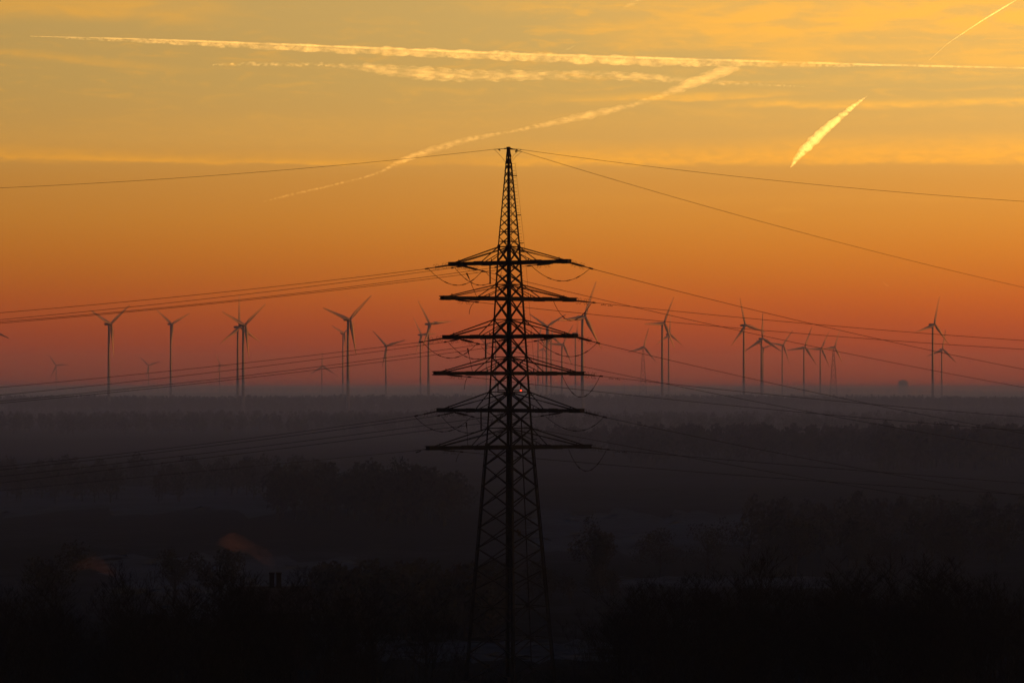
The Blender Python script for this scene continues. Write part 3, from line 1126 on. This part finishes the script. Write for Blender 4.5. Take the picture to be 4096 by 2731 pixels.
LBL_L = 'dark bare tree in the thicket along the lower left'
GR_L = 'bare trees in the left thicket'
LBL_R = 'dark bare tree in the thicket along the lower right'
GR_R = 'bare trees in the right thicket'
tops_l = [(-60, 2330), (0, 2380), (70, 2330), (150, 2290), (215, 2340), (270, 2430), (330, 2480), (400, 2520), (470, 2340), (540, 2280), (600, 2310), (660, 2400), (720, 2330), (790, 2300), (860, 2290), (930, 2270), (990, 2340), (1050, 2310), (1110, 2330), (1180, 2300), (1250, 2340), (1330, 2380), (1400, 2360), (1475, 2420), (1640, 2390)]
for px, ty in tops_l:
    place_tree(px + rnd.uniform(-12, 12), rnd.uniform(345, 388), ty + rnd.uniform(-14, 14), rnd.randrange(6), LBL_L, GR_L)
for k in range(50):
    px = rnd.uniform(-120, 1500)
    place_tree(px, rnd.uniform(325, 430), interp([(-120, 2400), (250, 2430), (400, 2530), (600, 2400), (1000, 2400), (1300, 2430), (1500, 2500)], px) + rnd.uniform(-10, 90), rnd.randrange(6), LBL_L, GR_L)
place_tree(1545, 372, 2345, 2, 'bare tree with a broad round crown at the right end of the left thicket', 'bare trees in the left thicket', wide=1.1)
place_tree(1725, 380, 2410, 0, 'bare spreading tree closest to the pylon foot on its left', 'bare trees in the left thicket')
place_tree(1790, 384, 2490, 1, 'small bare tree right against the left foot of the pylon', 'bare trees in the left thicket')

tops_r = [(2440, 2390), (2500, 2340), (2570, 2320), (2640, 2310), (2720, 2330), (2800, 2280), (2880, 2310), (2960, 2300), (3010, 2330), (3180, 2300), (3260, 2340), (3330, 2270), (3420, 2260), (3480, 2310), (3600, 2300), (3660, 2250), (3760, 2270), (3830, 2300), (3900, 2340), (3960, 2400), (4030, 2310), (4090, 2300), (4150, 2330)]
for px, ty in tops_r:
    place_tree(px + rnd.uniform(-12, 12), rnd.uniform(340, 385), ty + rnd.uniform(-14, 14), rnd.randrange(6), LBL_R, GR_R)
for k in range(62):
    px = rnd.uniform(2420, 4220)
    place_tree(px, rnd.uniform(322, 430), interp([(2400, 2520), (2550, 2400), (2800, 2350), (4220, 2390)], px) + rnd.uniform(-5, 100), rnd.randrange(6), LBL_R, GR_R)
place_tree(3105, 360, 2215, 5, 'slim leaning bare tree rising above the right thicket', 'bare trees in the right thicket')
place_tree(3545, 362, 2245, 2, 'forked bare tree standing up from the middle of the right thicket', 'bare trees in the right thicket')
place_tree(2330, 388, 2480, 3, 'small bushy bare tree between the pylon and the right thicket', 'bare trees in the right thicket')

# ------------------------------------------------------------------ undergrowth and woods (nobody could count them)
def thicket(name, spots, seed, label, m_=M_TWIG):
    r = random.Random(seed)
    b = MB()
    for (px0, px1, Y0_, Y1_, n, h) in spots:
        for k in range(n):
            Y = r.uniform(Y0_, Y1_)
            x = (r.uniform(px0, px1) - 2048) / F * Y
            z = gz(x, Y)
            hh = h * r.uniform(.5, 1.15)
            a = r.uniform(0, 6.28)
            p = Vector((x, Y, z - .2))
            l = Vector((math.cos(a), math.sin(a), 0)) * r.uniform(.1, .5)
            q = p + Vector((l.x * hh * .4, l.y * hh * .4, hh * .55))
            e = q + Vector((r.gauss(0, .25), r.gauss(0, .25), .5)) * hh
            b.tube([p, q, e], [.03, .022, .008], 3, caps=False)
            for s in range(4):
                f = r.uniform(.2, 1)
                g = q + (e - q) * f
                b.tube([g, g + Vector((r.gauss(0, .3), r.gauss(0, .3), r.uniform(.1, .5))) * hh * .45], [.016, .006], 3, caps=False)
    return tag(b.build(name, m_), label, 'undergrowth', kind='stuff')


thicket('undergrowth', [(-150, 1850, 322, 420, 2600, 3.2), (1600, 2300, 340, 425, 900, 1.9), (2200, 4250, 318, 420, 3200, 3.4), (2180, 2480, 372, 425, 500, 3.2), (1850, 2260, 395, 440, 500, 1.4)], 5, 'tangled dark undergrowth along the bottom of the picture')


def woods(name, strips, seed, label):
    """a wood that reads as one mass: every tree a trunk and a ragged crown of small leaf-sized faces"""
    r = random.Random(seed)
    b = MB()
    for (px0, px1, Y0_, Y1_, n, h0, h1, q) in strips:
        for k in range(n):
            Y = r.uniform(Y0_, Y1_)
            x = (r.uniform(px0, px1) - 2048) / F * Y
            z = gz(x, Y)
            h = r.uniform(h0, h1)
            w_ = h * r.uniform(.24, .40)
            b.tube([Vector((x, Y, z - .5)), Vector((x + r.gauss(0, .3), Y, z + h * .8))], [h * .02, h * .006], 4, caps=False)
            fs = h * (.055 if q > 100 else .10)
            for j in range(q):
                # points in an egg, denser near the outline
                while True:
                    v = Vector((r.uniform(-1, 1), r.uniform(-1, 1), r.uniform(-1, 1)))
                    if .25 < v.length < 1: break
                zz = v.z
                wid = w_ * (1 - .35 * max(0, zz)) * (1 + .25 * math.sin(5 * math.atan2(v.y, v.x) + k))
                c = Vector((x + v.x * wid, Y + v.y * wid, z + h * (.58 + .40 * zz)))
                i = len(b.v)
                a = Vector((r.gauss(0, 1), r.gauss(0, 1), r.gauss(0, 1))).normalized()
                e = a.orthogonal().normalized()
                f_ = fs * r.uniform(.6, 1.4)
                b.v += [c - e * f_, c + a * f_ * .9, c + e * f_]
                b.f.append((i, i + 1, i + 2))
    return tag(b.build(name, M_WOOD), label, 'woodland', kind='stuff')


woods('forest', [(-500, 4700, 12200, 13800, 1500, 16, 23, 22)], 11, 'faint far forest along the horizon')
woods('forest', [(-400, 2250, 4500, 5400, 1300, 18, 22, 34), (2250, 4600, 4700, 5700, 1100, 15, 19, 34)], 12, 'hazy forest belt below the turbines')
woods('forest', [(-300, 4500, 2700, 3500, 1000, 12, 15, 46)], 13, 'dark band of woodland across the middle of the plain')
woods('forest', [(2450, 3700, 1650, 2000, 230, 12, 17, 90), (3500, 4600, 1500, 1900, 230, 14, 19, 90), (2080, 2500, 1900, 2200, 60, 10, 14, 90)], 14, 'rounded dark wood on the right beyond the fields')
woods('forest', [(-200, 1300, 1080, 1350, 130, 8, 11.5, 150), (1100, 1750, 930, 1050, 70, 11, 15, 180), (1500, 1850, 900, 1000, 30, 12, 14, 180)], 15, 'misty tree belt on the left beyond the frosted fields')
woods('forest', [(1290, 1980, 500, 580, 130, 7, 9.6, 260)], 16, 'flat topped dark wood left of the pylon foot')
woods('forest', [(3000, 4400, 720, 900, 90, 8, 12, 220), (2080, 2520, 600, 640, 16, 4, 7, 200)], 17, 'dim scrub and trees on the right behind the thicket')

# rounded crowns standing singly in the fields on the right and left
tb_, cb_ = None, None


def round_tree(px, Y, top_py, seed, label, group, wide=.42):
    r = random.Random(seed)
    x = (px - 2048) / F * Y
    z = gz(x, Y)
    H = at(px, top_py, Y).z - z
    root = empty('round_tree', (x, Y, z))
    tag(root, label, 'tree', group)
    t_ = MB()
    t_.tube([Vector((0, 0, -.3)), Vector((.1, 0, H * .3)), Vector((0, .1, H * .7))], [H * .028, H * .02, H * .008], 7)
    for k in range(7):
        a = k * .9 + r.random()
        s = H * r.uniform(.2, .45)
        t_.tube([Vector((0, 0, s)), Vector((math.cos(a) * H * .22, math.sin(a) * H * .22, s + H * .28))], [H * .011, H * .004], 5)
    t_.build('trunk', M_BARK, root)
    c_ = MB()
    cl = [(Vector((r.gauss(0, .5), r.gauss(0, .5), r.gauss(0, .45))), r.uniform(.45, .7)) for k in range(9)]
    for k in range(1500):
        o, rr = cl[r.randrange(9)]
        v = Vector((r.gauss(0, 1), r.gauss(0, 1), r.gauss(0, 1))).normalized() * rr * r.random() ** .4
        p = o + v
        c = Vector((p.x * H * wide * .75, p.y * H * wide * .75, H * (.6 + p.z * .32)))
        a = Vector((r.gauss(0, 1), r.gauss(0, 1), r.gauss(0, 1))).normalized()
        e = a.orthogonal().normalized()
        f_ = H * .022 * r.uniform(.6, 1.6)
        i = len(c_.v)
        c_.v += [c - e * f_, c + a * f_, c + e * f_ * .8]
        c_.f.append((i, i + 1, i + 2))
    c_.build('crown', M_WOOD, root)


RT = [(2640, 690, 2118, .62, 'low wide round crowned tree just right of the pylon in the dim field'),
      (2830, 700, 2085, .6, 'broad domed tree on the near side of the pale field'),
      (3180, 690, 2072, .55, 'tall round topped tree right of the broad domed one'),
      (3060, 720, 2120, .5, 'small tree tucked between two domed trees'),
      (3560, 680, 2105, .7, 'wide reddish crowned tree above the right thicket'),
      (3420, 700, 2150, .55, 'small low tree left of the wide reddish crowned one'),
      (3800, 700, 2120, .6, 'round dim tree near the right edge'),
      (2380, 640, 2060, .3, 'slender pale tree standing in the mist by the pylon'),
      (1420, 960, 1865, .5, 'large misty tree beyond the left wood'),
      (1630, 930, 1830, .48, 'tall misty round tree nearest the pylon on its left'),
      (210, 560, 2145, .5, 'dark domed tree at far left behind the smoke'),
      (700, 600, 2190, .45, 'low tree beside the pale field on the left'),
      (880, 590, 2160, .4, 'misty tree left of the reddish smoke')]
for k, (px, Y, ty, wd, lb) in enumerate(RT):
    round_tree(px, Y, ty, 300 + k, lb, 'single trees in the fields', wd)

# ------------------------------------------------------------------ house with two chimneys, smoke
hp = at(1100, 2320, 455); hg = gz(hp.x, 455)
ho_ = empty('house', (hp.x, 455, hg), R(8))
tag(ho_, 'dark house with twin chimneys half hidden by the left thicket', 'house')
hz = at(1100, 2345, 455).z - hg
b = MB(); b.box((0, 0, (hz - 3) / 2), 9, 8, hz - 3)
i = len(b.v)
b.v += [Vector(p) for p in ((-4.5, -4, hz - 3), (-4.5, 4, hz - 3), (-4.5, 0, hz - .3), (4.5, -4, hz - 3), (4.5, 4, hz - 3), (4.5, 0, hz - .3))]
b.f += [(i, i + 1, i + 2), (i + 3, i + 5, i + 4)]
b.build('wall', M_BRICK, ho_)
b = MB()
for s in (-1, 1):
    b.beam(Vector((0, s * 4.4, hz - 3.2)), Vector((0, 0, hz - .02)), 9.8, .16, up=Vector((0, s * .6, 1)))
b.build('roof', M_ROOF, ho_)
for px in (1087, 1115):
    c = at(px, 2288, 455)
    b = MB()
    lx = (c.x - hp.x)
    b.box((lx, 0, (c.z - hg) - 1.4), .62, .62, 2.8); b.box((lx, 0, c.z - hg - .1), .72, .72, .2)
    b.build('chimney', M_BRICK, ho_)
for k, zx in ((0, -2.2), (1, 2.2)):
    b = MB(); b.box((zx, -4.03, 2.0), 1.2, .06, 1.3); b.build('window', M_GLASS, ho_)

M_SMOKE = contrail_mat('chimney_smoke', .11, .34, .5, (.6, 1, 1.0), .78, (.95, .48, .38), brk=.5)  # red scatter colour stands in for low red sunlight on the smoke


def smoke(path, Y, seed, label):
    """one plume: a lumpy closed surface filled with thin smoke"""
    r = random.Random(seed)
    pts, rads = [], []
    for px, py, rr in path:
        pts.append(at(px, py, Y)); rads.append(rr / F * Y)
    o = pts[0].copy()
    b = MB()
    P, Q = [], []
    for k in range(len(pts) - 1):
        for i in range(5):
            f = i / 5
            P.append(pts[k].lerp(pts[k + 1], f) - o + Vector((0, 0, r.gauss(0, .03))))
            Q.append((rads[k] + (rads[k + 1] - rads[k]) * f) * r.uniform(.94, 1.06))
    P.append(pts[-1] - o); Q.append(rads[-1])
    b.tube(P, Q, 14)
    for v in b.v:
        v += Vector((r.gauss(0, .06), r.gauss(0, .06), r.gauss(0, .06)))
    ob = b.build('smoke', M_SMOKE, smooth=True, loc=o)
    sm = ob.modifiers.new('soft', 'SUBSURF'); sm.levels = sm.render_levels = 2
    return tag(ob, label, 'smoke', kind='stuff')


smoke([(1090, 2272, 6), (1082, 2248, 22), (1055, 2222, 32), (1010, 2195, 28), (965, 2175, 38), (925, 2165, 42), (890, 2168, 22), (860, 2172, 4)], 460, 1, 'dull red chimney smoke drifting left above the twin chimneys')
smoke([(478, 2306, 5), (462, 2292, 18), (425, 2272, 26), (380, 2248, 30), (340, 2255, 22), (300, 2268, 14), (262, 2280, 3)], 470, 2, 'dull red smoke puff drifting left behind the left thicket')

# ------------------------------------------------------------------ contrails
CY = 60000.0
M_C_LINE = contrail_mat('contrail_line', .0060, .25, .007, (.4, 1, 1.0), .1)
M_C_WISP = contrail_mat('contrail_wisp', .0026, .45, .011, (.20, 1, 1.3), .1)
M_C_THIN = contrail_mat('contrail_thin', .0013, .40, .009, (.12, 1, 1.6), .1, brk=.55)
M_C_FINE = contrail_mat('contrail_fine', .0090, .20, .008, (.3, 1, 1.0), .1, brk=.3)
M_C_VEIL = contrail_mat('contrail_veil', .0042, .38, .012, (.4, 1, 1.0), .1)
M_C_BRIGHT = contrail_mat('contrail_bright', .0085, .40, .010, (.7, 1, 1.0), .1, brk=.45)


def contrail(path, m_, seed, label, name='contrail', parent=None, Y=CY, rough=.12, n_sub=16, zj=.12):
    r = random.Random(seed)
    b = MB()
    P, Q = [], []
    Ya, Yb = Y if isinstance(Y, tuple) else (Y, Y)
    xa, xb = path[0][0], path[-1][0]
    def YY(px): return Ya + (Yb - Ya) * (px - xa) / (xb - xa)
    o = at(path[0][0], path[0][1], Ya)
    ph = [r.uniform(0, 6.28) for i in range(6)]
    for k in range(len(path) - 1):
        a, c = path[k], path[k + 1]
        for i in range(n_sub):
            f = i / n_sub
            s = f * f * (3 - 2 * f) * .4 + f * .6
            rr = a[2] + (c[2] - a[2]) * f
            u = (k + f) * 9
            wob = (math.sin(u * 1.3 + ph[0]) + .6 * math.sin(u * 3.1 + ph[1]) + .4 * math.sin(u * 6.7 + ph[2])) / 2
            px = a[0] + (c[0] - a[0]) * f
            P.append(at(px, a[1] + (c[1] - a[1]) * f + wob * rr * zj, YY(px)) - o)
            Q.append(rr * YY(px) / F * (1 + rough * (math.sin(u * 2.1 + ph[3]) * .6 + math.sin(u * 5.3 + ph[4]) * .4)))
    P.append(at(path[-1][0], path[-1][1], Yb) - o); Q.append(path[-1][2] * Yb / F)
    b.tube(P, Q, 14)
    ob = b.build(name, m_, parent, smooth=True, loc=o if parent is None else o - parent.location)
    if name == 'contrail':                       # denser ice in the middle of the trail
        b2 = MB(); b2.tube(P, [q * .55 for q in Q], 12)
        b2.build('core', m_, ob, smooth=True)
    if parent is None: tag(ob, label, 'contrail', 'contrails in the evening sky')
    return ob


c1 = contrail([(120, 146, 1.5), (600, 158, 3.5), (1200, 181, 4.5), (2048, 216, 5), (2900, 242, 5), (3500, 260, 4.5), (4300, 277, 4)], M_C_LINE, 1, 'longest contrail, a thin straight line crossing the whole sky', Y=(76000, 47000), rough=.1, zj=.1)
contrail([(260, 154, 2), (700, 170, 10), (1200, 192, 15), (1700, 212, 18), (2150, 230, 19), (2600, 248, 18), (3050, 258, 10), (3500, 266, 3)], M_C_VEIL, 2, None, 'trailing_veil', c1, Y=(74900, 51000), rough=.3)
contrail([(850, 260, 4), (1020, 256, 9), (1180, 260, 8), (1290, 256, 7)], M_C_WISP, 3, 'short detached wisp at the left end of the ragged streak', Y=(66000, 60000))
contrail([(1270, 262, 4), (1420, 266, 14), (1560, 282, 24), (1700, 296, 28), (1900, 304, 24), (2150, 302, 20), (2400, 300, 18), (2620, 312, 16), (2760, 322, 14), (2980, 336, 9), (3220, 347, 2)], M_C_WISP, 4, 'ragged thick streak just under the longest contrail', Y=(72000, 50000), rough=.2, zj=.12)
contrail([(1050, 808, 2), (1150, 782, 6), (1300, 748, 5), (1450, 712, 5), (1530, 685, 6), (1600, 645, 12), (1720, 602, 15), (1880, 556, 12), (2048, 526, 6), (2170, 500, 11), (2350, 462, 18), (2520, 424, 10), (2640, 385, 12), (2760, 335, 22), (2880, 290, 24), (2960, 270, 10)], M_C_THIN, 5, 'bent diagonal contrail rising rightward behind the pylon peak', Y=(45000, 72000), rough=.15, zj=.12)
contrail([(3162, 670, 2), (3182, 640, 10), (3215, 600, 16), (3262, 555, 18), (3310, 510, 15), (3350, 478, 12), (3400, 436, 9), (3440, 406, 5), (3468, 386, 1)], M_C_BRIGHT, 6, 'short fat brilliant contrail glowing at right', Y=(64000, 56000), rough=.3, zj=.3)
contrail([(3715, 243, .6), (3790, 176, 1.2), (3880, 115, 2.2), (3940, 76, 3.2), (4010, 34, 3.6), (4064, 2, 2)], M_C_FINE, 7, 'thin short contrail climbing into the top right corner', Y=(62000, 55000), rough=.2, zj=.15)
contrail([(2470, 52, 3), (2520, 18, 12), (2575, -14, 16), (2640, -50, 14)], M_C_WISP, 8, 'smeared contrail stub at the top edge right of the pylon')
contrail([(2850, 1144, 1), (2885, 1139, 3), (2935, 1136, 1)], M_C_WISP, 9, 'tiny glowing dash low in the orange sky right of the biggest turbine', n_sub=6)
contrail([(3530, 1127, 1), (3543, 1137, 4.5), (3556, 1146, 1)], M_C_BRIGHT, 10, 'tiny bright speck low in the orange sky left of the right edge', n_sub=6)
contrail([(2235, 222, 2), (2270, 200, 6), (2300, 182, 3)], M_C_WISP, 11, 'little tuft rising from the top of the longest contrail', n_sub=8)
